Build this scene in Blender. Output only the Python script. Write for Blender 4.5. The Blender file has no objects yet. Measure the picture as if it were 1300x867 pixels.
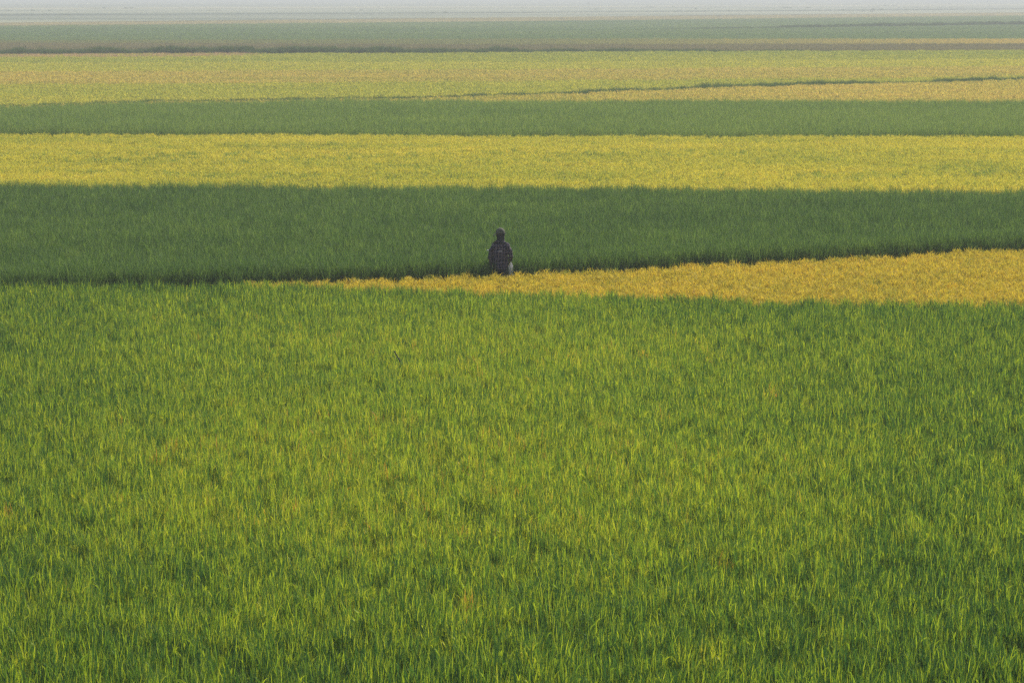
import bpy, bmesh, math, random
import numpy as np
from mathutils import Vector, Matrix

# ------------------------------------------------------------------ camera, world, sun
S = bpy.context.scene
C = S.collection
R = math.radians
F_PX, CAM_H = 3600.0, 6.7                    # focal length in photo pixels (1300 wide)
PITCH = math.atan(437.5 / F_PX)
cam = bpy.data.objects.new('camera', bpy.data.cameras.new('camera'))
C.objects.link(cam); S.camera = cam
cam.location = (0, 0, CAM_H)
cam.rotation_euler = (R(90) - PITCH, 0, 0)
cam.data.sensor_width = 36; cam.data.lens = F_PX * 36 / 1300
cam.data.clip_start = 0.5; cam.data.clip_end = 20000

SUN_AZ, SUN_EL = R(32), R(39)                # ahead of the camera and to the right
w = bpy.data.worlds.new('World'); S.world = w; w.use_nodes = True
nt = w.node_tree; bg = nt.nodes['Background']
sky = nt.nodes.new('ShaderNodeTexSky'); sky.sky_type = 'NISHITA'; sky.sun_disc = False
sky.sun_elevation = SUN_EL; sky.sun_rotation = SUN_AZ
sky.dust_density = 2.0
nt.links.new(sky.outputs[0], bg.inputs[0]); bg.inputs[1].default_value = 0.11
sun = bpy.data.objects.new('sun', bpy.data.lights.new('sun', 'SUN')); C.objects.link(sun)
sun.data.energy = 4.2; sun.data.angle = R(0.6); sun.data.color = (1, .95, .86)
sd = Vector((math.sin(SUN_AZ) * math.cos(SUN_EL), math.cos(SUN_AZ) * math.cos(SUN_EL), math.sin(SUN_EL)))
sun.rotation_euler = sd.to_track_quat('Z', 'Y').to_euler()
sun.location = (0, 0, 40)
S.view_settings.view_transform = 'Standard'; S.view_settings.look = 'None'
S.view_settings.exposure = 0.55; S.view_settings.gamma = 1
S.cycles.use_denoising = False; S.cycles.denoising_prefilter = 'NONE'; S.cycles.denoising_input_passes = 'RGB_ALBEDO_NORMAL'
S.cycles.max_bounces = 6; S.cycles.diffuse_bounces = 3; S.cycles.transmission_bounces = 4
S.cycles.glossy_bounces = 2; S.cycles.volume_bounces = 1; S.cycles.transparent_max_bounces = 4

HAZE_DENSITY = 0.00082
rng = np.random.default_rng(7)
random.seed(7)

def at(px, py, z):
    """point of the plane at height z seen at photo pixel px, py"""
    cp, sp = math.cos(PITCH), math.sin(PITCH)
    u = -(py - 433.5); r = px - 650
    d = (r, cp * F_PX + sp * u, -sp * F_PX + cp * u)
    t = (z - CAM_H) / d[2]
    return (d[0] * t, d[1] * t)

def tag(o, label=None, cat=None, group=None, kind=None):
    if label: o['label'] = label
    if cat: o['category'] = cat
    if group: o['group'] = group
    if kind: o['kind'] = kind
    return o

# ------------------------------------------------------------------ value noise
_tab = rng.random((256, 256))
def noise2(x, y):
    xi = np.floor(x).astype(int); yi = np.floor(y).astype(int)
    fx = x - xi; fy = y - yi
    fx = fx * fx * (3 - 2 * fx); fy = fy * fy * (3 - 2 * fy)
    g = lambda a, b: _tab[a % 256, b % 256]
    return ((g(xi, yi) * (1 - fx) + g(xi + 1, yi) * fx) * (1 - fy)
            + (g(xi, yi + 1) * (1 - fx) + g(xi + 1, yi + 1) * fx) * fy)
def fbm(x, y, s, o=3):
    v = 0; a = 1; t = 0
    for k in range(o):
        v = v + a * noise2(x / s + 17.3 * k, y / s + 5.1 * k); t += a; a *= .55; s *= .47
    return v / t

# ------------------------------------------------------------------ materials
def new_mat(name):
    m = bpy.data.materials.new(name); m.use_nodes = True
    n = m.node_tree.nodes; n.clear()
    return m, n, m.node_tree.links

def leaf_mat(name, stops, transl=.45, gloss=.03, tintw=.6, huew=.55, off=-.1, rough=.6, base_dark=None):
    """crop leaf: colour from per-leaf ripeness + per-plant ripeness"""
    m, n, l = new_mat(name)
    out = n.new('ShaderNodeOutputMaterial')
    a1 = n.new('ShaderNodeAttribute'); a1.attribute_name = 'hue'
    a2 = n.new('ShaderNodeAttribute'); a2.attribute_name = 'tint'; a2.attribute_type = 'INSTANCER'
    m1 = n.new('ShaderNodeMath'); m1.operation = 'MULTIPLY_ADD'
    l.new(a1.outputs['Fac'], m1.inputs[0]); m1.inputs[1].default_value = huew; m1.inputs[2].default_value = off
    m2 = n.new('ShaderNodeMath'); m2.operation = 'MULTIPLY_ADD'
    l.new(a2.outputs['Fac'], m2.inputs[0]); m2.inputs[1].default_value = tintw
    l.new(m1.outputs[0], m2.inputs[2])
    cr = n.new('ShaderNodeValToRGB'); e = cr.color_ramp.elements
    while len(e) > 1: e.remove(e[-1])
    e[0].position = stops[0][0]; e[0].color = (*stops[0][1], 1)
    for p, c in stops[1:]:
        q = e.new(p); q.color = (*c, 1)
    l.new(m2.outputs[0], cr.inputs[0])
    df = n.new('ShaderNodeBsdfDiffuse'); tr = n.new('ShaderNodeBsdfTranslucent')
    gl = n.new('ShaderNodeBsdfGlossy'); gl.inputs['Roughness'].default_value = rough
    l.new(cr.outputs[0], df.inputs[0])
    # light coming through a leaf is a little yellower than light off it
    mx = n.new('ShaderNodeMix'); mx.data_type = 'RGBA'; mx.blend_type = 'MULTIPLY'
    mx.inputs[0].default_value = 1; l.new(cr.outputs[0], mx.inputs[6]); mx.inputs[7].default_value = (1.25, 1.2, .7, 1)
    l.new(mx.outputs[2], tr.inputs[0])
    s1 = n.new('ShaderNodeMixShader'); s1.inputs[0].default_value = transl
    l.new(df.outputs[0], s1.inputs[1]); l.new(tr.outputs[0], s1.inputs[2])
    s2 = n.new('ShaderNodeMixShader'); s2.inputs[0].default_value = gloss
    l.new(s1.outputs[0], s2.inputs[1]); l.new(gl.outputs[0], s2.inputs[2])
    l.new(s2.outputs[0], out.inputs[0])
    return m

def noisy_mat(name, ca, cb, scale=(1, 1, 1), rough=.9, detail=4, bump=0.0, nscale=1.0):
    m, n, l = new_mat(name)
    out = n.new('ShaderNodeOutputMaterial'); b = n.new('ShaderNodeBsdfPrincipled')
    g = n.new('ShaderNodeNewGeometry'); mp = n.new('ShaderNodeMapping'); mp.inputs['Scale'].default_value = scale
    nz = n.new('ShaderNodeTexNoise'); nz.inputs['Scale'].default_value = nscale; nz.inputs['Detail'].default_value = detail
    l.new(g.outputs['Position'], mp.inputs[0]); l.new(mp.outputs[0], nz.inputs[0])
    cr = n.new('ShaderNodeValToRGB'); cr.color_ramp.elements[0].position = .35; cr.color_ramp.elements[1].position = .65
    cr.color_ramp.elements[0].color = (*ca, 1); cr.color_ramp.elements[1].color = (*cb, 1)
    l.new(nz.outputs[0], cr.inputs[0]); l.new(cr.outputs[0], b.inputs['Base Color'])
    b.inputs['Roughness'].default_value = rough; b.inputs['Specular IOR Level'].default_value = .2
    if bump:
        bp = n.new('ShaderNodeBump'); bp.inputs['Strength'].default_value = bump
        l.new(nz.outputs[0], bp.inputs['Height']); l.new(bp.outputs[0], b.inputs['Normal'])
    l.new(b.outputs[0], out.inputs[0])
    return m

# ------------------------------------------------------------------ mesh helpers
def mesh_from(name, V, Fc, mat=None, attrs=None):
    me = bpy.data.meshes.new(name)
    me.from_pydata(V if isinstance(V, list) else V.tolist(), [], Fc if isinstance(Fc, list) else Fc.tolist())
    for k, v in (attrs or {}).items():
        a = me.attributes.new(k, 'FLOAT', 'POINT'); a.data.foreach_set('value', np.asarray(v, dtype=np.float32))
    if mat: me.materials.append(mat)
    me.update()
    return me

def link(name, me, parent=None):
    o = bpy.data.objects.new(name, me); C.objects.link(o)
    if parent: o.parent = parent
    return o

def clump(name, seed, mat, nb, H, rad, wid=(.008, .014), L=(.3, .5), z0=(.3, .5), lean=(2, 18), curl=(5, 45),
          seg=4, heads=0, head_len=.2, head_w=.016, full=.15, lean_dir=0.0):
    """one hill (or a wider tuft) of rice: nb leaves, some of them whole stems from the mud, and grain heads"""
    r = np.random.default_rng(seed)
    V = []; Fc = []; hue = []
    def strip(base, phi, th, dth, ln, w, n, tw, taper, h, grain=False):
        p = np.array(base, float); st = ln / n
        d_h = np.array((math.cos(phi), math.sin(phi), 0)); side = np.array((-math.sin(phi + tw), math.cos(phi + tw), 0))
        first = len(V)
        for k in range(n + 1):
            t = k / n
            ww = w * .5 * (taper(t))
            if grain: ww *= .55 + .9 * r.random()
            V.append(p - side * ww); V.append(p + side * ww); hue.append(h); hue.append(h)
            a = th + dth * (t + .5 / n) ** 1.6
            p = p + st * (d_h * math.sin(a) + np.array((0, 0, math.cos(a))))
        for k in range(n):
            i = first + 2 * k; Fc.append((i, i + 1, i + 3, i + 2))
    tp = lambda t: (.75 + .5 * t if t < .4 else 1.0) * (1 - max(0, t - .4) / .6) ** .7 + .04
    for i in range(nb):
        a = r.random() * 2 * math.pi; q = rad * math.sqrt(r.random())
        whole = r.random() < full
        ln = r.uniform(*L); zz = r.uniform(*z0)
        top = H * (r.uniform(.78, 1.02) if r.random() < .85 else r.uniform(1.0, 1.1))
        if whole: ln = top; zz = 0
        else: zz = max(0.02, top - ln * .95)
        phi = r.random() * 2 * math.pi
        strip((q * math.cos(a), q * math.sin(a), zz), phi, R(r.uniform(*lean)) * (.4 if whole else 1),
              R(r.uniform(*curl)), ln, r.uniform(*wid), seg, r.normal(0, .5), tp, r.random())
    for i in range(heads):
        a = r.random() * 2 * math.pi; q = rad * math.sqrt(r.random()); phi = r.random() * 2 * math.pi
        h = .55 + .45 * r.random()
        top = H * r.uniform(.84, 1.0)
        b = (q * math.cos(a), q * math.sin(a), top - head_len * .75)
        for tw in (0, math.pi / 2):
            strip(b, phi, R(8), R(r.uniform(40, 120)) if tw == 0 else R(80), head_len * r.uniform(.8, 1.1), head_w, 5, tw,
                  lambda t: .35 + 1.0 * math.sin(math.pi * min(1, t * .95 + .05)), h, True)
    me = mesh_from(name, [tuple(v) for v in V], Fc, mat, {'hue': hue})
    return bpy.data.objects.new(name, me)          # never placed itself: only the field's planting uses it

# ------------------------------------------------------------------ planting (geometry nodes on the field's own points)
_n_proto = [0]
def planting(name, pts, rot, scl, tint, idx, protos, **kw):
    me = bpy.data.meshes.new(name); me.vertices.add(len(pts))
    me.vertices.foreach_set('co', np.asarray(pts, dtype=np.float32).ravel())
    for nm, ty, arr, key in (('rot', 'FLOAT_VECTOR', rot, 'vector'), ('scl', 'FLOAT_VECTOR', scl, 'vector'),
                             ('tint', 'FLOAT', tint, 'value'), ('pick', 'INT', idx, 'value')):
        a = me.attributes.new(nm, ty, 'POINT')
        a.data.foreach_set(key, np.ascontiguousarray(arr, dtype=np.int32 if ty == 'INT' else np.float32).ravel())
    me.update()
    o = link(name, me)
    ng = bpy.data.node_groups.new('planting', 'GeometryNodeTree')
    ng.interface.new_socket('Geometry', in_out='INPUT', socket_type='NodeSocketGeometry')
    ng.interface.new_socket('Geometry', in_out='OUTPUT', socket_type='NodeSocketGeometry')
    N = ng.nodes; L = ng.links
    gi = N.new('NodeGroupInput'); go = N.new('NodeGroupOutput')
    g2i = N.new('GeometryNodeGeometryToInstance')
    for p in reversed(protos):
        oi = N.new('GeometryNodeObjectInfo'); oi.inputs['Object'].default_value = p
        oi.inputs['As Instance'].default_value = True
        L.new(oi.outputs['Geometry'], g2i.inputs[0])
    iop = N.new('GeometryNodeInstanceOnPoints')
    L.new(gi.outputs[0], iop.inputs['Points']); L.new(g2i.outputs[0], iop.inputs['Instance'])
    iop.inputs['Pick Instance'].default_value = True
    def attr(nm, ty):
        a = N.new('GeometryNodeInputNamedAttribute'); a.data_type = ty; a.inputs['Name'].default_value = nm
        return a.outputs['Attribute']
    L.new(attr('pick', 'INT'), iop.inputs['Instance Index'])
    L.new(attr('rot', 'FLOAT_VECTOR'), iop.inputs['Rotation'])
    L.new(attr('scl', 'FLOAT_VECTOR'), iop.inputs['Scale'])
    L.new(iop.outputs[0], go.inputs[0])
    md = o.modifiers.new('planting', 'NODES'); md.node_group = ng
    tag(o, kind='stuff', **kw)
    return o

def line(pts, z):
    P = sorted(at(px, py, z) for px, py in pts)
    X = np.array([p[0] for p in P]); Y = np.array([p[1] for p in P])
    s0 = (Y[1] - Y[0]) / (X[1] - X[0]); s1 = (Y[-1] - Y[-2]) / (X[-1] - X[-2])
    def f(x):
        y = np.interp(x, X, Y)
        y = np.where(x < X[0], Y[0] + (x - X[0]) * s0, y)
        return np.where(x > X[-1], Y[-1] + (x - X[-1]) * s1, y)
    return f

def field(name, label, near, far, z, step, protos, tintf, scale=(.9, 1.12), side=(1.15, 3.0), xlim=None, tilt=4, hz=None, rough_edge=0, thin=0, **kw):
    """near/far: functions Y(x); plants on a jittered grid of the given step"""
    xs = np.linspace(-900, 900, 3)
    ymax = 0
    # half width needed at distance y
    hw = lambda y: .5 * 1300 / F_PX * y * side[0] + side[1]
    XX = np.linspace(-hw(3000), hw(3000), 4000)
    ok = far(XX) > near(XX)
    yn, yf = near(XX), far(XX)
    m = ok & (np.abs(XX) < hw(yf))
    y0, y1 = yn[m].min(), yf[m].max(); xm = np.abs(XX[m]).max()
    gx = np.arange(-xm, xm, step); gy = np.arange(y0, y1, step)
    X, Y = np.meshgrid(gx, gy); X = X.ravel(); Y = Y.ravel()
    X = X + rng.uniform(-.38, .38, X.size) * step; Y = Y + rng.uniform(-.38, .38, X.size) * step
    e = rough_edge * (noise2(X / .35, Y * 0 + 3.3) - .5) if rough_edge else 0
    k = (Y > near(X) + e) & (Y < far(X)) & (np.abs(X) < hw(Y))
    if xlim: k &= (X > xlim[0]) & (X < xlim[1])
    if thin: k &= rng.random(X.size) > thin
    X, Y = X[k], Y[k]; n = X.size
    rot = np.stack([rng.normal(0, R(tilt), n), rng.normal(0, R(tilt), n), rng.uniform(0, 2 * math.pi, n)], 1)
    wv = fbm(X, Y, 5.0 * max(1, step), 3)
    s = rng.uniform(scale[0], scale[1], n)
    sz = s * (.93 + .14 * wv)
    if hz is not None: sz = sz * hz(X, Y)
    scl = np.stack([s, s, sz], 1)
    tint = np.clip(tintf(X, Y) + rng.normal(0, .10, n), 0, 1)
    return planting(name, np.stack([X, Y, np.zeros(n)], 1), rot, scl, tint, rng.integers(0, len(protos), n), protos,
                    label=label, cat=kw.pop('cat', 'rice field'), **kw), n

# ------------------------------------------------------------------ ground
ground_m = noisy_mat('wet_mud', (.030, .032, .020), (.062, .058, .034), nscale=.6, bump=.3)
g = [(-2500, -60, 0), (2500, -60, 0), (2500, 5500, 0), (-2500, 5500, 0)]
tag(link('ground', mesh_from('ground', g, [(0, 1, 2, 3)], ground_m)), 'dark muddy paddy ground under the rice', 'ground', kind='structure')

# ------------------------------------------------------------------ rice plants
DG = (.030, .085, .020); MG = (.055, .150, .030); YG = (.20, .30, .030); YY = (.42, .36, .05); OR = (.50, .24, .04)
m_fore = leaf_mat('rice_leaf_ripening', [(0, (.028, .078, .024)), (.30, (.062, .145, .030)), (.44, (.18, .29, .022)), (.64, (.36, .44, .025)),
                                         (.93, (.46, .44, .04)), (1, (.50, .26, .05))], gloss=.025, huew=.78, off=-.16)
m_green = leaf_mat('rice_leaf_green', [(0, (.040, .092, .026)), (.4, (.104, .182, .046)), (.7, (.185, .275, .062)), (1, (.27, .34, .08))], gloss=.015, transl=.36, huew=.7, off=-.16)
m_yell = leaf_mat('rice_leaf_ripe', [(0, (.07, .15, .04)), (.22, (.28, .29, .04)), (.34, (.42, .35, .035)), (.65, (.58, .44, .045)), (.9, (.64, .42, .055)), (1, (.58, .28, .06))], gloss=.03)
m_lime = leaf_mat('rice_leaf_yellowing', [(0, (.05, .16, .07)), (.15, (.10, .21, .06)), (.25, (.20, .28, .05)), (.5, (.47, .445, .05)), (.85, (.63, .54, .07)), (1, (.62, .46, .08))], gloss=.03)

P_fore = [clump('rice_hill', 100 + i, m_fore, 92, .86, .10, wid=(.005, .0095), L=(.15, .29), lean=(1, 13), curl=(3, 40), seg=4, heads=4, head_len=.14, head_w=.010) for i in range(8)]
P_green = [clump('rice_hill', 200 + i, m_green, 60, .96, .12, wid=(.006, .011), L=(.2, .36), lean=(3, 20), curl=(6, 75), seg=4, full=.3) for i in range(6)]
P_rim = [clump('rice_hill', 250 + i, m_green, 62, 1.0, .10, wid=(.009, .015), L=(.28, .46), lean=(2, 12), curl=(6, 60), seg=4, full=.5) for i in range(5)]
P_yell = [clump('rice_hill', 300 + i, m_yell, 40, .74, .12, wid=(.006, .010), L=(.20, .36), lean=(2, 16), curl=(5, 50), seg=4, heads=20, head_len=.15, head_w=.010, full=.25) for i in range(6)]
P_lime = [clump('rice_hill', 400 + i, m_lime, 44, .80, .15, wid=(.008, .013), L=(.22, .38), lean=(2, 18), curl=(5, 55), seg=3, heads=16, head_len=.16, head_w=.012) for i in range(6)]

# field edges, given where the crop tops end
off = lambda f, d: (lambda x: f(x) + d)
z0 = .84
E_fore_far = line([(0, 363), (330, 361), (640, 371), (935, 379), (945, 382), (1300, 384.5)], z0)
E_ydiv = line([(0, 368), (330, 357.5), (620, 347.5), (1000, 331), (1300, 314)], .72)
E_green_near = lambda x: np.maximum(E_ydiv(x) + .45, E_fore_far(x) + .25)
E_green_far = line([(0, 230), (650, 234.5), (1300, 238)], .95)
E_lime_near = lambda x: E_green_far(x) + .5
E_lime_far = line([(0, 169), (650, 171.5), (1300, 173)], .8)
E_mid_near = lambda x: E_lime_far(x) + 1.1
E_mid_far = line([(0, 137), (200, 131.5), (400, 128.5), (650, 129.5), (1300, 130.5)], .9)

def t_fore(x, y):
    # riper middle, greener far rim; greener near corners partly paint lens vignetting into the tint
    r = np.exp(-np.abs((x + .02 * y) / (.145 * y)) ** 2.6)
    ry = np.clip((y - 24) / 9, .1, 1) * np.clip((E_fore_far(x) - y) / 10, .05, 1)
    n = fbm(x, y * .8, 5.5, 4)
    n2 = fbm(x + 40, y, .8, 2)
    return np.minimum(.105 + .39 * r * ry + .36 * (n - .5) + .40 * (n2 - .5), .50) + (rng.random(x.size) < .012) * .35
cnt = {}
_, cnt['fore'] = field('rice_field', 'large ripening green rice field filling the foreground below the standing person', lambda x: 0 * x + 15.5, E_fore_far, .84, .18,
      P_fore, t_fore, side=(1.15, 6), rough_edge=0)
_, cnt['wedge'] = field('rice_field', 'golden wedge of ripe rice just in front of the standing person', lambda x: E_fore_far(x) + .12, E_ydiv, .72, .2,
      P_yell, lambda x, y: .44 + .5 * (fbm(x, y, 3.0) - .5) + .2 * (fbm(x, y + 9, .7, 2) - .5) - .6 * (rng.random(x.size) < np.where(E_ydiv(x) - y < .5, .2, .015)), side=(1.15, 5.5), scale=(.88, 1.06), rough_edge=.15, xlim=(-5.6, 99))
_, cnt['dark'] = field('rice_field', 'broad dark green rice field directly behind the standing person', E_green_near, E_green_far, .96, .22,
      P_green, lambda x, y: .24 + .45 * (fbm(x * .5, y, 5.0) - .5) + .55 * (fbm(x, y + 9, .8, 2) - .5), side=(1.15, 5.5), scale=(.82, 1.08))
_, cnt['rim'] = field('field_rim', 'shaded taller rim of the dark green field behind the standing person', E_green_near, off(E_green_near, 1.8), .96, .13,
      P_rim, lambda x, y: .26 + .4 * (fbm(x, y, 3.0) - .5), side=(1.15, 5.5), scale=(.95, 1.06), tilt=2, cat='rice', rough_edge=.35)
_, cnt['lime'] = field('rice_field', 'bright yellow rice strip between the two plain green fields', E_lime_near, E_lime_far, .8, .27,
      P_lime, lambda x, y: .54 + .8 * (fbm(x, y * 2.2, 9.0, 4) - .5) + .35 * (fbm(x, y + 9, 1.0, 2) - .5) - .8 * (rng.random(x.size) < .16 * np.clip(4 * (fbm(x, y * 3, 12.) - .42), 0, 1) * (np.abs(y - 102) < 9)), side=(1.12, 3), scale=(.9, 1.1))
_, cnt['mid'] = field('rice_field', 'greyish green rice strip behind the bright yellow strip', E_mid_near, E_mid_far, .95, .29,
      P_green, lambda x, y: .86 + .6 * (fbm(x * .4, y * 1.5, 9.0) - .5) + .4 * (fbm(x, y + 9, 1.2, 2) - .5), side=(1.12, 3), scale=(.95, 1.2))

# farther fields: wider tufts
def far_mat(name, stops): return leaf_mat(name, stops, gloss=.02)
mf_oran = far_mat('rice_leaf_straw', [(0, (.18, .24, .06)), (.35, (.42, .38, .09)), (.7, (.58, .44, .13)), (1, (.60, .36, .14))])
mf_ygrn = far_mat('rice_leaf_pale', [(0, (.14, .22, .06)), (.4, (.30, .34, .06)), (.75, (.50, .46, .08)), (1, (.58, .50, .10))])
mf_brwn = far_mat('rice_leaf_dull', [(0, (.10, .11, .06)), (.5, (.17, .155, .09)), (1, (.26, .22, .13))])
mf_pale = far_mat('rice_leaf_silvery', [(0, (.08, .15, .06)), (.5, (.13, .21, .09)), (1, (.24, .28, .12))])
mf_weed = far_mat('bank_weed', [(0, (.035, .07, .025)), (.5, (.07, .12, .035)), (1, (.14, .19, .06))])
def tuft(mat, seed, H=.8, rad=.36, n=90, hd=14):
    return [clump('rice_tuft', seed + i, mat, n, H, rad, wid=(.016, .03), L=(.25, .42), lean=(2, 22), curl=(5, 60), seg=3, heads=hd, head_len=.2, head_w=.03) for i in range(4)]
mf_turn = far_mat('rice_leaf_turning', [(0, (.12, .16, .08)), (.5, (.30, .28, .10)), (1, (.62, .42, .12))])
mf_rust = far_mat('rice_leaf_rusty', [(0, (.30, .20, .14)), (1, (.50, .32, .24))])
T_turn = tuft(mf_turn, 550, hd=0); T_rust = tuft(mf_rust, 560, hd=0)
T_oran = tuft(mf_oran, 500); T_ygrn = tuft(mf_ygrn, 510); T_brwn = tuft(mf_brwn, 520, n=90, hd=0); T_pale = tuft(mf_pale, 530, hd=0)
T_weed = tuft(mf_weed, 540, H=1.0, rad=.4, n=110, hd=0)

HL = [(-40, 136), (0, 134.5), (200, 129), (330, 127), (500, 124.5), (650, 120.5), (900, 112), (1100, 106), (1300, 101), (1340, 100)]
E_bank = line(HL, .8)
E_107 = line([(0, 107), (650, 103), (1300, 97)], .8)
E_90 = line([(0, 91), (650, 88), (1300, 84)], .8)
E_78 = line([(0, 80), (650, 78.5), (1300, 75)], .8)
E_72 = line([(0, 71.5), (650, 68.5), (1300, 65.5)], .6)
E_57 = line([(0, 54), (650, 56), (1300, 55)], .8)
E_50 = line([(0, 51), (650, 49), (1300, 49)], .8)
E_45 = line([(0, 44.5), (650, 43), (1300, 41)], .8)
E_canal = line([(0, 46), (500, 41.5), (850, 36.5), (1300, 30.5)], .8)
E_27 = line([(0, 32), (650, 26.5), (1300, 19.5)], .8)
E_21 = line([(0, 28), (650, 21.5), (1300, 15.5)], .8)
lin = lambda c, a, s=20., st=3.: (lambda x, y: c + a * (fbm(x / st, y, s, 4) - .5))
off = lambda f, d: (lambda x: f(x) + d)
_, cnt['f5'] = field('rice_field', 'thin orange yellow rice wedge in front of the weedy bank', off(E_mid_far, .6), off(E_bank, -.3), .8, .5,
      T_oran, lin(.35, .8, 8), side=(1.1, 3))
_, cnt['bank'] = field('bank_weeds', 'uneven dark green weeds along the bank crossing the far yellow fields', off(E_bank, 0), off(E_bank, 3.2), 1.1, .55,
      T_weed, lin(.45, .6, 8), side=(1.1, 3), scale=(.8, 1.02), cat='weeds',
      hz=lambda x, y: .84 + .25 * noise2(x / 1.7, y * 0) * np.clip((x + 10) / 25, .15, 1))
_, cnt['f6'] = field('rice_field', 'yellow green rice field just beyond the weedy bank', off(E_bank, 3.2), E_107, .8, .6,
      T_ygrn, lin(.55, .8), side=(1.1, 3))
_, cnt['f7'] = field('rice_field', 'orange tinged rice strip in the hazy middle distance', off(E_107, .3), E_90, .8, .62,
      T_oran, lin(.36, 1.1), side=(1.1, 3))
_, cnt['f8'] = field('rice_field', 'pale yellow rice strip beyond the orange tinged strip', off(E_90, .3), E_78, .8, .66,
      T_ygrn, lin(.66, .7), side=(1.08, 3))
_, cnt['f9'] = field('rice_field', 'narrow pale green rice strip in front of the long dark bank', off(E_78, .8), off(E_72, -.5), .8, .72,
      T_ygrn, lin(.38, .8), side=(1.08, 3))
_, cnt['f10'] = field('rice_field', 'dull grey brown rice strip behind the long dark bank', off(E_72, 5), E_57, .8, .85,
      T_brwn, lin(.5, 1.0, 25), side=(1.08, 3))
_, cnt['f11'] = field('rice_field', 'far pale orange strip beyond the grey brown strip', off(E_57, 1), E_50, .8, .95,
      T_turn, lambda x, y: np.clip(-.1 + .014 * x, -.2, .9) + .4 * (fbm(x / 3, y, 20.) - .3), side=(1.08, 3))
E_cc = lambda x: E_canal(x)
_, cnt['f12'] = field('rice_field', 'hazy silvery green rice field in the far distance', off(E_50, 1), off(E_canal, -1), .8, 1.15,
      T_pale, lin(.5, .8, 30), side=(1.06, 3), scale=(1.1, 1.5), hz=lambda x, y: .7 + 0 * x)

_, cnt['rust'] = field('rice_field', 'thin reddish strip along the foot of the long dark bank at left', off(E_72, -14), E_72, .8, .6,
      T_rust, lin(.5, .8, 8), side=(1.08, 3), xlim=(-70, -8), hz=lambda x, y: np.clip((-8 - x) / 20, .75, 1.03))
# long dark bank on the left, canal reeds on the right
_, cnt['b2'] = field('bank_weeds', 'long straight dark bank of tall weeds across the left distance', off(E_72, .2), off(E_72, 4), 1.5, .7,
      T_weed, lin(.08, .4, 8), side=(1.1, 3), scale=(1.2, 1.6), cat='weeds',
      hz=lambda x, y: np.clip(.95 - .008 * (x + 20), .35, .98) * (.86 + .22 * noise2(x / 1.6, y * 0)))
_, cnt['b3'] = field('bank_weeds', 'blue grey line of reeds along the far canal at right', off(E_canal, 0), off(E_canal, 6), 2, 1.0,
      T_weed, lin(.15, .4, 8), side=(1.08, 3), scale=(1.2, 1.5), cat='weeds', xlim=(-12, 400),
      hz=lambda x, y: np.clip(.25 + .009 * (x), .2, .9) * (.86 + .26 * noise2(x / 3, y * 0)))

# beyond: crop sheets with real thickness, lumpy tops
def slab(name, label, near, far, z, mat, seed, step=(14, 7), half=1.12, cat='rice field', kind='stuff', amp=.12):
    r = np.random.default_rng(seed)
    ymax = float(np.max(far(np.array([0., 200., -200.])))); hw = .5 * 1300 / F_PX * ymax * half + 30
    nx = int(2 * hw / step[0]) + 2
    xs = np.linspace(-hw, hw, nx); yn = near(xs); yf = np.maximum(far(xs), yn + .5)
    ny = max(3, int((yf - yn).max() / step[1]))
    ny = min(ny, 90)
    V = []; Fc = []
    V += [(x, y, 0.0) for x, y in zip(xs, yn)]
    for j in range(ny + 1):
        t = j / ny
        for i in range(nx):
            V.append((xs[i], yn[i] * (1 - t) + yf[i] * t, z + amp * (r.random() - .5)))
    V += [(x, y, 0.0) for x, y in zip(xs, yf)]
    for j in range(ny + 2):
        for i in range(nx - 1):
            a = j * nx + i; Fc.append((a, a + 1, a + nx + 1, a + nx))
    o = link(name, mesh_from(name, V, Fc, mat))
    return tag(o, label, cat, kind=kind)
sm_pale = noisy_mat('far_crop_pale_green', (.07, .11, .04), (.17, .19, .07), (.004, .03, 1), nscale=.5)
sm_tan = noisy_mat('dry_stubble', (.24, .22, .13), (.36, .31, .18), (.006, .05, 1), nscale=.5)
sm_grey = noisy_mat('far_crop_grey_green', (.06, .09, .05), (.21, .22, .12), (.003, .018, 1), nscale=.5)
slab('field_floor', 'low green growth under the far pale crop', off(E_canal, 6.5), E_27, .35, sm_pale, 3, cat='ground cover')
slab('field_floor', 'low dry growth under the pale tan strip', off(E_27, 1), E_21, .3, sm_tan, 4, cat='ground cover')
mf_tan = far_mat('stubble_straw', [(0, (.26, .24, .14)), (1, (.44, .38, .24))])
T_tan = tuft(mf_tan, 570, hd=0)
_, cnt['f13'] = field('rice_field', 'pale green field between the canal reeds and the tan strip', off(E_canal, 6.5), E_27, .8, 1.7,
      T_pale, lambda x, y: .55 + 1.3 * (fbm(x / 8, y, 22., 4) - .5), side=(1.06, 3), scale=(1.7, 2.3), hz=lambda x, y: .42 + 0 * x)
_, cnt['f14'] = field('stubble_field', 'narrow pale tan strip of dry field across the hazy far plain', off(E_27, 1), E_21, .8, 2.0,
      T_tan, lambda x, y: .5 + 1.3 * (fbm(x / 8, y, 25., 4) - .5), side=(1.06, 3), scale=(1.9, 2.6), hz=lambda x, y: .33 + 0 * x, cat='field')
sm_straw = noisy_mat('far_crop_straw', (.24, .22, .11), (.33, .30, .15), (.01, .1, 1), nscale=.3)
sm_deep = noisy_mat('far_crop_deep_green', (.05, .08, .04), (.09, .12, .06), (.01, .1, 1), nscale=.3)
E_15 = line([(0, 20), (650, 17), (1300, 12)], .6); E_13 = line([(0, 18), (650, 15.5), (1300, 10.8)], .6)
E_9 = line([(0, 12), (650, 10), (1300, 7.5)], .6); E_7 = line([(0, 10.5), (650, 8.7), (1300, 6)], .6)
slab('rice_field', 'grey green field just beyond the pale tan strip', off(E_21, 1), E_15, .6, sm_grey, 5, step=(40, 15))
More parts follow.
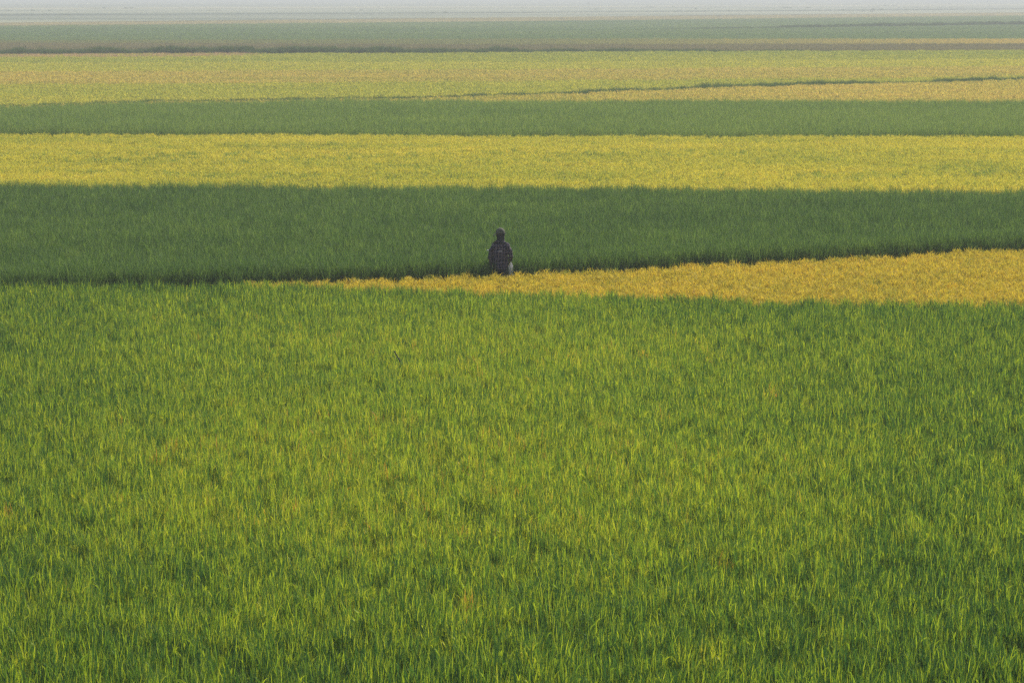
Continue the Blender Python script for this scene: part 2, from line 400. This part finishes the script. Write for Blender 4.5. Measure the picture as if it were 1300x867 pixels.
slab('rice_field', 'thin dark green line of crop across the far hazy plain', off(E_15, 1), E_13, .75, sm_deep, 6, step=(40, 15))
slab('rice_field', 'broad grey green field between the two thin far lines', off(E_13, 1), E_9, .6, sm_grey, 7, step=(40, 20))
slab('rice_field', 'thin faint straw coloured strip close to the hazy horizon', off(E_9, 1), E_7, .65, sm_straw, 8, step=(40, 20))
slab('rice_field', 'farthest grey green plain fading into the haze', off(E_7, 1), lambda x: 0 * x + 3300, .6, sm_grey, 9, step=(40, 30))

for nm, e, d, sd_, lab in (('a', E_15, 3, .0, 'broken line of bushes and tall grass just beyond the tan strip'),
                     ('b', E_9, 4, 31., 'faint broken hedge line close to the hazy horizon'),
                     ('c', line([(0, 14.5), (650, 13.5), (1300, 9.5)], .6), 3, 77., 'sparse faint bushes on the far grey green plain')):
    _, cnt['h' + nm] = field('hedge_line', lab, e, off(e, d + 3), 1, 2.4, T_weed, lin(.3, .5, 8), side=(1.05, 3), scale=(1.3, 2.4), cat='hedge', thin=.35,
          hz=lambda x, y, q=sd_: .25 + .42 * np.clip(5 * (noise2(x / 22 + q, y * 0 + q) - .55), 0, 1) * noise2(x / 3, y * 0 + q))

# ------------------------------------------------------------------ far trees, house, shrubs
def blob_tree(o_name, loc, h, w_, seed, crown_m, trunk_m, n=420):
    r = np.random.default_rng(seed)
    root = bpy.data.objects.new(o_name, None); C.objects.link(root); root.location = (*loc, 0)
    V = []; Fc = []
    lob = [(r.normal(0, .28) * w_, r.normal(0, .28) * w_, h * r.uniform(.42, .82), w_ * r.uniform(.2, .38)) for _ in range(9)]
    for k in range(n):
        cx, cy, cz, rr = lob[r.integers(len(lob))]
        d = r.normal(size=3); d /= np.linalg.norm(d); d *= rr * r.random() ** .35
        p = np.array((cx, cy, cz)) + d * (1, 1, .8)
        s = h * r.uniform(.03, .06); a = r.normal(size=3); a /= np.linalg.norm(a); b = np.cross(a, r.normal(size=3)); b /= np.linalg.norm(b)
        i = len(V); V += [tuple(p - a * s), tuple(p + b * s * .6), tuple(p + a * s), tuple(p - b * s * .6)]; Fc.append((i, i + 1, i + 2, i + 3))
    link('crown', mesh_from('crown', V, Fc, crown_m), root)
    bm = bmesh.new()
    def limb(a, b, r0, r1):
        a, b = Vector(a), Vector(b); d = b - a
        mt = Matrix.Translation((a + b) / 2) @ d.to_track_quat('Z', 'Y').to_matrix().to_4x4()
        bmesh.ops.create_cone(bm, cap_ends=True, segments=8, radius1=r0, radius2=r1, depth=d.length, matrix=mt)
    limb((0, 0, 0), (0, 0, h * .5), h * .03, h * .02)
    for cx, cy, cz, rr in lob[:6]: limb((0, 0, h * .35), (cx, cy, cz), h * .015, h * .006)
    me = bpy.data.meshes.new('trunk'); bm.to_mesh(me); bm.free(); me.materials.append(trunk_m)
    link('trunk', me, root)
    return root
crown_m = noisy_mat('tree_leaf', (.04, .07, .03), (.08, .12, .05), nscale=.6)
bark_m = noisy_mat('bark', (.10, .08, .06), (.18, .14, .10), nscale=2)
def wood(items, seed, label):
    """a far-off wood that reads as one mass: crowns and trunks of its trees in one object"""
    bm = bmesh.new(); V0 = []
    for k, (px, py, h) in enumerate(items):
        x, y = at(px, py, 0)
        t = blob_tree('t', (x, y), h, h * .95, seed + k, crown_m, bark_m)
        for ch in list(t.children):
            me = ch.data.copy(); me.transform(Matrix.Translation((x, y, 0)))
            if ch.name.startswith('trunk'): me.polygons.foreach_set('material_index', [1] * len(me.polygons))
            bm.from_mesh(me); bpy.data.objects.remove(ch)
        bpy.data.objects.remove(t)
    o = bm_obj('far_wood', bm, crown_m); o.data.materials.append(bark_m)
    return tag(o, label, 'trees', kind='stuff')
def bm_obj(name, bm, mat, parent=None, smooth=False):
    me = bpy.data.meshes.new(name); bm.normal_update(); bm.to_mesh(me); bm.free(); me.materials.append(mat)
    if smooth: me.polygons.foreach_set('use_smooth', [True] * len(me.polygons))
    return link(name, me, parent)
wood([(775, 3.0, 9), (783, 3.2, 12), (791, 3.2, 12), (799, 3, 9)], 900, 'short hazy tree clump just right of the top centre')
wood([(820 + 7.8 * i, 3.2 + .5 * math.sin(i * 1.7), 10 + 3 * math.sin(i * 2.3)) for i in range(24)], 920, 'long hazy blue grey wood along the top right horizon')
wood([(66, 2.2, 8), (72, 2.4, 10), (78, 2.4, 10), (85, 2.2, 8)], 950, 'faint hazy tree clump near the top left corner')
for k, (px, py, h, lab) in enumerate([(1095, 17.5, 1.5, 'left one of the two tiny dark shrubs on the far plain at right'),
                                      (1107, 17.5, 1.6, 'right one of the two tiny dark shrubs on the far plain at right'),
                                      (747, 8.5, 3.2, 'lone tiny hazy shrub on the far plain near top centre'),
                                      (1253, 5, 3.0, 'tiny dark shrub on the plain near the top right corner'),
                                      (695, 17, 1.3, 'small faint bush left of the centre top on the far plain')][:4]):
    x, y = at(px, py, 0)
    tag(blob_tree('shrub', (x, y), h, h * .9, 970 + k, crown_m, bark_m, 160), lab, 'shrub')

# small white house at the end of the tree line
def box(bm, x0, x1, y0, y1, z0_, z1):
    vs = [bm.verts.new(p) for p in ((x0, y0, z0_), (x1, y0, z0_), (x1, y1, z0_), (x0, y1, z0_), (x0, y0, z1), (x1, y0, z1), (x1, y1, z1), (x0, y1, z1))]
    for f in ((3, 2, 1, 0), (4, 5, 6, 7), (0, 1, 5, 4), (1, 2, 6, 5), (2, 3, 7, 6), (3, 0, 4, 7)): bm.faces.new([vs[i] for i in f])
def bm_obj(name, bm, mat, parent=None, smooth=False):
    me = bpy.data.meshes.new(name); bm.normal_update(); bm.to_mesh(me); bm.free(); me.materials.append(mat)
    if smooth: me.polygons.foreach_set('use_smooth', [True] * len(me.polygons))
    return link(name, me, parent)
white_m = noisy_mat('white_plaster', (.72, .72, .70), (.82, .82, .80), nscale=.5)
roof_m = noisy_mat('sheet_roof', (.45, .46, .48), (.6, .6, .6), nscale=.5)
dark_m = noisy_mat('dark_opening', (.03, .03, .035), (.05, .05, .05))
hx, hy = at(1018, 3.0, 0)
house = bpy.data.objects.new('small_house', None); C.objects.link(house); house.location = (hx, hy, 0)
tag(house, 'tiny white house at the right end of the hazy tree line', 'house')
bm = bmesh.new(); box(bm, -2.6, 2.6, -2, 2, 0, 2.9); bm_obj('wall', bm, white_m, house)
bm = bmesh.new()
pv = [bm.verts.new(p) for p in ((-3, -2.4, 2.905), (3, -2.4, 2.905), (3, 2.4, 2.905), (-3, 2.4, 2.905), (-3, 0, 4.1), (3, 0, 4.1))]
for f in ((0, 1, 5, 4), (2, 3, 4, 5), (0, 4, 3), (1, 2, 5), (3, 2, 1, 0)): bm.faces.new([pv[i] for i in f])
bm_obj('roof', bm, roof_m, house)
bm = bmesh.new(); box(bm, -.5, .5, -2.04, -1.98, 0, 2.0); bm_obj('door', bm, dark_m, house)
for sx in (-1.6, 1.6):
    bm = bmesh.new(); box(bm, sx - .4, sx + .4, -2.04, -1.98, 1.0, 1.9); bm_obj('window', bm, dark_m, house)

# ------------------------------------------------------------------ person
def plain(name, col, rough=.85, var=.15, nscale=30):
    return noisy_mat(name, tuple(c * (1 - var) for c in col), tuple(c * (1 + var) for c in col), nscale=nscale, rough=rough)
skin_m = plain('skin', (.16, .085, .055), .6); trou_m = plain('trouser_cloth', (.022, .022, .028)); cap_m = plain('cap_cloth', (.095, .088, .062))
hair_m = plain('hair', (.02, .017, .015)); bag_m = plain('bag_cloth', (.80, .76, .75), .8, .1, 12); boot_m = plain('boot_rubber', (.03, .03, .03), .5)
eye_m = plain('eye', (.3, .28, .26), .3); lip_m = plain('lip', (.17, .06, .05)); rod_m = plain('pale_metal', (.55, .58, .62), .4)
def plaid():
    m, n, l = new_mat('plaid_shirt_cloth'); out = n.new('ShaderNodeOutputMaterial'); b = n.new('ShaderNodeBsdfPrincipled')
    tc = n.new('ShaderNodeTexCoord'); sx = n.new('ShaderNodeSeparateXYZ')
    # the checks bend with the cloth
    wn = n.new('ShaderNodeTexNoise'); wn.inputs['Scale'].default_value = 7; l.new(tc.outputs['Object'], wn.inputs[0])
    wv = n.new('ShaderNodeVectorMath'); wv.operation = 'MULTIPLY_ADD'; l.new(wn.outputs['Color'], wv.inputs[0]); wv.inputs[1].default_value = (.10, .0, .08)
    l.new(tc.outputs['Object'], wv.inputs[2]); l.new(wv.outputs[0], sx.inputs[0])
    def stripe(sock, sp, wd, ph):
        a = n.new('ShaderNodeMath'); a.operation = 'MULTIPLY_ADD'; l.new(sock, a.inputs[0]); a.inputs[1].default_value = 1 / sp; a.inputs[2].default_value = ph
        f = n.new('ShaderNodeMath'); f.operation = 'FRACT'; l.new(a.outputs[0], f.inputs[0])
        c = n.new('ShaderNodeMath'); c.operation = 'LESS_THAN'; l.new(f.outputs[0], c.inputs[0]); c.inputs[1].default_value = wd
        return c.outputs[0]
    def mixc(fac, A, B, amt):
        q = n.new('ShaderNodeMath'); q.operation = 'MULTIPLY'; l.new(fac, q.inputs[0]); q.inputs[1].default_value = amt
        x = n.new('ShaderNodeMix'); x.data_type = 'RGBA'; l.new(q.outputs[0], x.inputs[0])
        if isinstance(A, tuple): x.inputs[6].default_value = (*A, 1)
        else: l.new(A, x.inputs[6])
        x.inputs[7].default_value = (*B, 1); return x.outputs[2]
    c = mixc(stripe(sx.outputs[0], .062, .45, .3), (.018, .019, .034), (.036, .024, .030), .7)
    c = mixc(stripe(sx.outputs[2], .074, .30, .1), c, (.36, .25, .27), .19)
    c = mixc(stripe(sx.outputs[0], .062, .26, 0), c, (.44, .30, .32), .20)
    l.new(c, b.inputs['Base Color']); b.inputs['Roughness'].default_value = .9; b.inputs['Specular IOR Level'].default_value = .15
    l.new(b.outputs[0], out.inputs[0]); return m
plaid_m = plaid()

def skin_mesh(name, verts, edges, radii, mat, parent, root=0, sub=2, cuts=(), solid=0, jitter=0):
    """grow a continuous surface round a skeleton and freeze it"""
    me = bpy.data.meshes.new(name); me.from_pydata(verts, edges, [])
    o = bpy.data.objects.new(name, me); C.objects.link(o)
    sk = o.modifiers.new('skin', 'SKIN'); sk.use_smooth_shade = True
    for i, r_ in enumerate(radii):
        d = me.skin_vertices[0].data[i]; d.radius = r_ if isinstance(r_, tuple) else (r_, r_)
        d.use_root = (i == root)
    ss = o.modifiers.new('sub', 'SUBSURF'); ss.levels = sub; ss.render_levels = sub
    dg = bpy.context.evaluated_depsgraph_get(); dg.update()
    nm = bpy.data.meshes.new_from_object(o.evaluated_get(dg))
    bpy.data.objects.remove(o, do_unlink=True)
    bm = bmesh.new(); bm.from_mesh(nm)
    for co, no in cuts:
        bmesh.ops.bisect_plane(bm, geom=bm.verts[:] + bm.edges[:] + bm.faces[:], plane_co=co, plane_no=no, clear_outer=True)
    if jitter:
        for v in bm.verts:
            p = v.co; k = math.sin(p.z * 31 + p.x * 17) * math.sin(p.x * 43 - p.z * 12 + 1) + .6 * math.sin(p.z * 60 + p.x * 55)
            v.co = p + v.normal * jitter * k
    nm2 = bpy.data.meshes.new(name); bm.to_mesh(nm2); bm.free(); nm2.materials.clear(); nm2.materials.append(mat)
    nm2.polygons.foreach_set('use_smooth', [True] * len(nm2.polygons))
    return link(name, nm2, parent)

px_, py_ = at(635.5, 386, 0.0)
PY = 62.0; PX = (635.5 - 650) / F_PX * PY
person = bpy.data.objects.new('person', None); C.objects.link(person)
person.location = (PX, PY, 0.0)
tag(person, 'person seen from behind in grey cap and dark plaid shirt standing behind the golden rice', 'person')

# skeleton; local +Y is away from the camera, the person looks away and a little left
hz_ = R(32)                      # head turned left
def hd(x, y, z):                 # head-space to person-space
    return (x * math.cos(hz_) - y * math.sin(hz_), x * math.sin(hz_) + y * math.cos(hz_) + .01, z)
V, E, RD = [], [], []
def jv(p, r_, par=None):
    V.append(p); RD.append(r_); i = len(V) - 1
    if par is not None: E.append((par, i))
    return i
pel = jv((0, 0, .86), (.135, .10)); wai = jv((0, 0, .99), (.13, .095), pel); che = jv((0, -.01, 1.17), (.15, .105), wai)
nb_ = jv((0, 0, 1.335), (.075, .07), che); nk = jv((0, .015, 1.40), .055, nb_)
h0 = jv(hd(0, .03, 1.455), (.062, .066), nk); h1 = jv(hd(0, .025, 1.52), (.074, .088), h0); h2 = jv(hd(0, .01, 1.575), (.070, .084), h1)
hands = []
def arm(sx, el, wr, palm_dir, curl_):
    sh = jv((sx * .155, -.005, 1.295), .06, che); e1 = jv(tuple((Vector((sx * .155, 0, 1.295)) * .5 + Vector(el) * .5)), .047, sh)
    e = jv(el, .042, e1); w_ = jv(wr, (.026, .03), e)
    d = Vector(palm_dir).normalized(); W = Vector(wr)
    pm = W + d * .055; p = jv(tuple(pm), (.020, .038), w_)
    kn = W + d * .085
    up = Vector((0, 0, 1)) if abs(d.z) < .7 else Vector((0, 1, 0))
    across = d.cross(Vector((1, 0, 0))).normalized(); nrm = Vector((-sx, 0, 0))
    for k, (o_, ln) in enumerate(((-.03, .072), (-.01, .080), (.011, .075), (.031, .058))):
        b0 = kn + across * o_; a = jv(tuple(b0), .0095, p)
        pt = b0; dd = d.copy(); last = a
        for s in range(3):
            dd = (dd + nrm * curl_ * .5).normalized(); pt = pt + dd * ln / 3; last = jv(tuple(pt), .0085 - .001 * s, last)
    b0 = W + d * .03 + across * .03; a = jv(tuple(b0), .012, p); q = b0 + (d * .6 + across * .7 + nrm * .35).normalized() * .035
    b = jv(tuple(q), .010, a); jv(tuple(q + (d + nrm * .5).normalized() * .03), .009, b)
    return W, d
WL, dL = arm(-1, (-.222, -.03, 1.05), (-.205, .035, .825), (.02, .12, -1), .35)
WR, dR = arm(1, (.222, -.05, 1.04), (.205, .115, .915), (-.05, .55, -.8), .9)
for sx in (-1, 1):
    hp = jv((sx * .085, 0, .80), (.085, .09), pel); th = jv((sx * .095, .005, .64), .075, hp); kn_ = jv((sx * .10, .02, .46), .056, th)
    cf = jv((sx * .10, -.005, .31), .052, kn_); an = jv((sx * .10, -.01, .09), .036, cf); ft = jv((sx * .11, .06, .045), (.035, .03), an); jv((sx * .12, .15, .03), (.038, .022), ft)
nose = jv(hd(0, .118, 1.507), .011, h1)
for sx in (-1, 1):
    jv(hd(sx * .083, .012, 1.515), (.012, .026), h1)
body = skin_mesh('body', V, E, RD, skin_m, person, root=0)
# clothing follows the same skeleton, a little looser
def sub_skin(name, items, edges, mat, **k):
    return skin_mesh(name, [i[0] for i in items], edges, [i[1] for i in items], mat, person, **k)
shirt_items = [((0, 0, .96), (.186, .130)), ((0, 0, .80), (.190, .136)), ((0, 0, .70), (.190, .14)), ((0, -.012, 1.12), (.186, .124)), ((0, -.012, 1.23), (.178, .114)), ((0, -.006, 1.335), (.128, .100)), ((0, .006, 1.40), (.092, .092)),
               ((-.160, -.005, 1.285), (.073, .07)), ((-.205, -.02, 1.17), (.060, .060)), ((-.224, -.03, 1.05), (.056, .056)), ((-.216, .0, .93), (.046, .046)), ((-.206, .035, .825), (.038, .040)),
               ((.160, -.005, 1.285), (.073, .07)), ((.206, -.03, 1.17), (.060, .060)), ((.226, -.05, 1.04), (.058, .058)), ((.216, .03, .98), (.046, .046)), ((.207, .105, .925), (.038, .040))]
shirt = sub_skin('shirt', shirt_items, [(0, 1), (1, 2), (0, 3), (3, 4), (4, 5), (5, 6), (4, 7), (7, 8), (8, 9), (9, 10), (10, 11), (4, 12), (12, 13), (13, 14), (14, 15), (15, 16)],
                 plaid_m, root=0, jitter=.008, cuts=[((0, 0, .775), (0, 0, -1)), ((0, 0, 1.405), (0, .3, 1))])
tr_items = [((0, 0, .93), (.145, .108)), ((0, 0, .84), (.152, .115))]
tr_e = [(0, 1)]
for sx in (-1, 1):
    b = len(tr_items); tr_items += [((sx * .088, 0, .77), (.095, .10)), ((sx * .10, .01, .60), (.085, .088)), ((sx * .102, .02, .46), (.072, .075)), ((sx * .102, -.005, .30), (.066, .07)), ((sx * .102, -.01, .12), (.06, .062))]
    tr_e += [(1, b)] + [(b + i, b + i + 1) for i in range(4)]
sub_skin('trousers', tr_items, tr_e, trou_m, root=1)
for sx in (-1, 1):
    sub_skin('boot', [((sx * .102, -.015, .22), (.066, .068)), ((sx * .102, -.015, .07), (.052, .06)), ((sx * .112, .07, .05), (.05, .042)), ((sx * .122, .17, .035), (.048, .03))],
             [(0, 1), (1, 2), (2, 3)], boot_m, root=1, sub=1)
# hair round the back of the head, under the cap
def dome(name, mat, rx, ry, rz, zc, zmin, parent=person, seg=28, rings=14, thick=0):
    bm = bmesh.new(); bmesh.ops.create_uvsphere(bm, u_segments=seg, v_segments=rings * 2, radius=1)
    for v in bm.verts: v.co = Vector(hd(v.co.x * rx, v.co.y * ry + .012, v.co.z * rz + zc))
    bmesh.ops.bisect_plane(bm, geom=bm.verts[:] + bm.edges[:] + bm.faces[:], plane_co=(0, 0, zmin), plane_no=(0, 0, -1), clear_outer=True)
    return bm
bm = dome('hair', hair_m, .096, .108, .115, 1.53, 1.46)
# open the face
f_dir = Vector(hd(0, 1, 0)) - Vector(hd(0, 0, 0))
bmesh.ops.bisect_plane(bm, geom=bm.verts[:] + bm.edges[:] + bm.faces[:], plane_co=hd(0, .055, 1.5), plane_no=f_dir, clear_outer=True)
bm_obj('hair', bm, hair_m, person, True)
cap = bm_obj('cap', dome('cap', cap_m, .102, .116, .116, 1.556, 1.548), cap_m, person, True)
bm = bmesh.new(); rings_ = []
for j in range(5):
    row = []
    for i in range(13):
        a = R(-62 + 124 * i / 12); rr = .107 + .075 * j / 4 * math.cos(R(-62 + 124 * i / 12)) ** .6
        x = math.sin(a) * rr * .92; y = math.cos(a) * rr + .012
        row.append((hd(x, y, 1.555 - .028 * j / 4 - .02 * (x / .09) ** 2)))
    rings_.append(row)
for dz in (0, -.006):
    vs = [[bm.verts.new((p[0], p[1], p[2] + dz)) for p in row] for row in rings_]
    for j in range(4):
        for i in range(12):
            q = [vs[j][i], vs[j][i + 1], vs[j + 1][i + 1], vs[j + 1][i]]; bm.faces.new(q if dz == 0 else q[::-1])
bm_obj('brim', bm, cap_m, cap, True)
bm = bmesh.new(); bmesh.ops.create_uvsphere(bm, u_segments=8, v_segments=6, radius=.009, matrix=Matrix.Translation(hd(0, .012, 1.667))); bm_obj('button', bm, cap_m, cap)
for sx in (-1, 1):
    bm = bmesh.new(); bmesh.ops.create_uvsphere(bm, u_segments=10, v_segments=8, radius=.012, matrix=Matrix.Translation(hd(sx * .032, .098, 1.53))); bm_obj('eye', bm, eye_m, person, True)
bm = bmesh.new(); bmesh.ops.create_uvsphere(bm, u_segments=10, v_segments=6, radius=1, matrix=Matrix.Translation(hd(0, .098, 1.472)) @ Matrix.Rotation(hz_, 4, 'Z') @ Matrix.Diagonal((.024, .008, .006, 1))); bm_obj('mouth', bm, lip_m, person, True)
sub_skin('neck_scarf', [((0, .004, 1.34), (.100, .104)), ((0, .012, 1.41), (.088, .090)), ((0, .014, 1.47), (.088, .092))], [(0, 1), (1, 2)], plain('scarf_cloth', (.028, .028, .034)), root=1, jitter=.003)
# pale stripe across the back of the shirt
bm = bmesh.new()
xs = [-.075 + .11 * i / 10 for i in range(11)]
o_, d_ = shirt.data, None
from mathutils.bvhtree import BVHTree
bt = BVHTree.FromPolygons([v.co for v in shirt.data.vertices], [p.vertices[:] for p in shirt.data.polygons])
top = []; bot = []
for x in xs:
    for lst, z in ((top, 1.178), (bot, 1.160)):
        hit = bt.ray_cast(Vector((x, -1, z)), Vector((0, 1, 0)))[0]
        lst.append(bm.verts.new((x, (hit.y if hit else -.12) - .004, z)))
for i in range(10): bm.faces.new((bot[i], bot[i + 1], top[i + 1], top[i]))
bm_obj('stripe', bm, plain('pale_tape', (.42, .38, .40)), shirt)

# white cloth bag hanging from the right hand
hand_p = WR + dR * .09
bm = bmesh.new()
prof = [(.0, .010, .010), (-.012, .016, .014), (-.03, .020, .018), (-.055, .034, .028), (-.10, .046, .04), (-.17, .052, .046), (-.24, .055, .05), (-.30, .052, .048), (-.335, .035, .032), (-.345, .005, .005)]
rows = []
for k, (dz, rx, ry) in enumerate(prof):
    row = []
    for i in range(20):
        a = 2 * math.pi * i / 20; f = 1 + .20 * math.sin(5 * a + k * .9) + .10 * math.sin(8 * a - k * 1.7)
        row.append(bm.verts.new((math.cos(a) * rx * f, math.sin(a) * ry * f, dz + .03)))
    rows.append(row)
for r0_, r1_ in zip(rows, rows[1:]):
    for i in range(20): bm.faces.new((r0_[i], r0_[(i + 1) % 20], r1_[(i + 1) % 20], r1_[i]))
bm.faces.new(rows[0][::-1]); bm.faces.new(rows[-1])
bmesh.ops.recalc_face_normals(bm, faces=bm.faces)
bag = bm_obj('cloth_bag', bm, bag_m, None, True)
# thin cloth lets the low sun through
_n = bag_m.node_tree.nodes; _l = bag_m.node_tree.links
_t = _n.new('ShaderNodeBsdfTranslucent'); _t.inputs[0].default_value = (.85, .80, .78, 1); _x = _n.new('ShaderNodeMixShader'); _x.inputs[0].default_value = .55
_o = [q for q in _n if q.type == 'OUTPUT_MATERIAL'][0]; _p = [q for q in _n if q.type == 'BSDF_PRINCIPLED'][0]
_l.new(_p.outputs[0], _x.inputs[1]); _l.new(_t.outputs[0], _x.inputs[2]); _l.new(_x.outputs[0], _o.inputs[0])
bag.location = (PX + .222, PY - .02 + 0.02, .885)
tag(bag, 'limp white cloth bag hanging at the right hip of the standing person', 'bag')

# pale rod poking out past the left arm
def rod(name, a, b, r0, r1, mat, parent=None):
    a, b = Vector(a), Vector(b); d = b - a; bm = bmesh.new()
    bmesh.ops.create_cone(bm, cap_ends=True, segments=10, radius1=r0, radius2=r1, depth=d.length, matrix=Matrix.Translation((a + b) / 2) @ d.to_track_quat('Z', 'Y').to_matrix().to_4x4())
    return bm_obj(name, bm, mat, parent)
tag(rod('thin_rod', (PX - .30, PY + .02, 1.175), (PX - .10, PY + .16, 1.15), .010, .010, rod_m), 'short pale rod sticking out past the left elbow of the standing person', 'rod')

# ------------------------------------------------------------------ odd bits in the foreground rice
twig_m = plain('dark_twig_bark', (.035, .035, .04), .7)
tx, ty = at(510, 466, .80)
tag(rod('twig', (tx + .16, ty, .55), (tx - .12, ty + .02, 1.06), .016, .009, twig_m), 'dark leaning twig poking out of the foreground rice left of centre', 'twig')

# ------------------------------------------------------------------ haze
hm, n, l = new_mat('haze_air'); out = n.new('ShaderNodeOutputMaterial'); pv_ = n.new('ShaderNodeVolumePrincipled')
pv_.inputs['Color'].default_value = (.60, .62, .645, 1); pv_.inputs['Density'].default_value = HAZE_DENSITY
pv_.inputs['Anisotropy'].default_value = .1
l.new(pv_.outputs[0], out.inputs['Volume'])
bm = bmesh.new(); box(bm, -2600, 2600, -80, 5600, -1, 18)
hz_o = bm_obj('haze', bm, hm); tag(hz_o, 'pale even morning haze over the plain', 'haze', kind='stuff')
print('PLANTS', cnt, sum(cnt.values()))
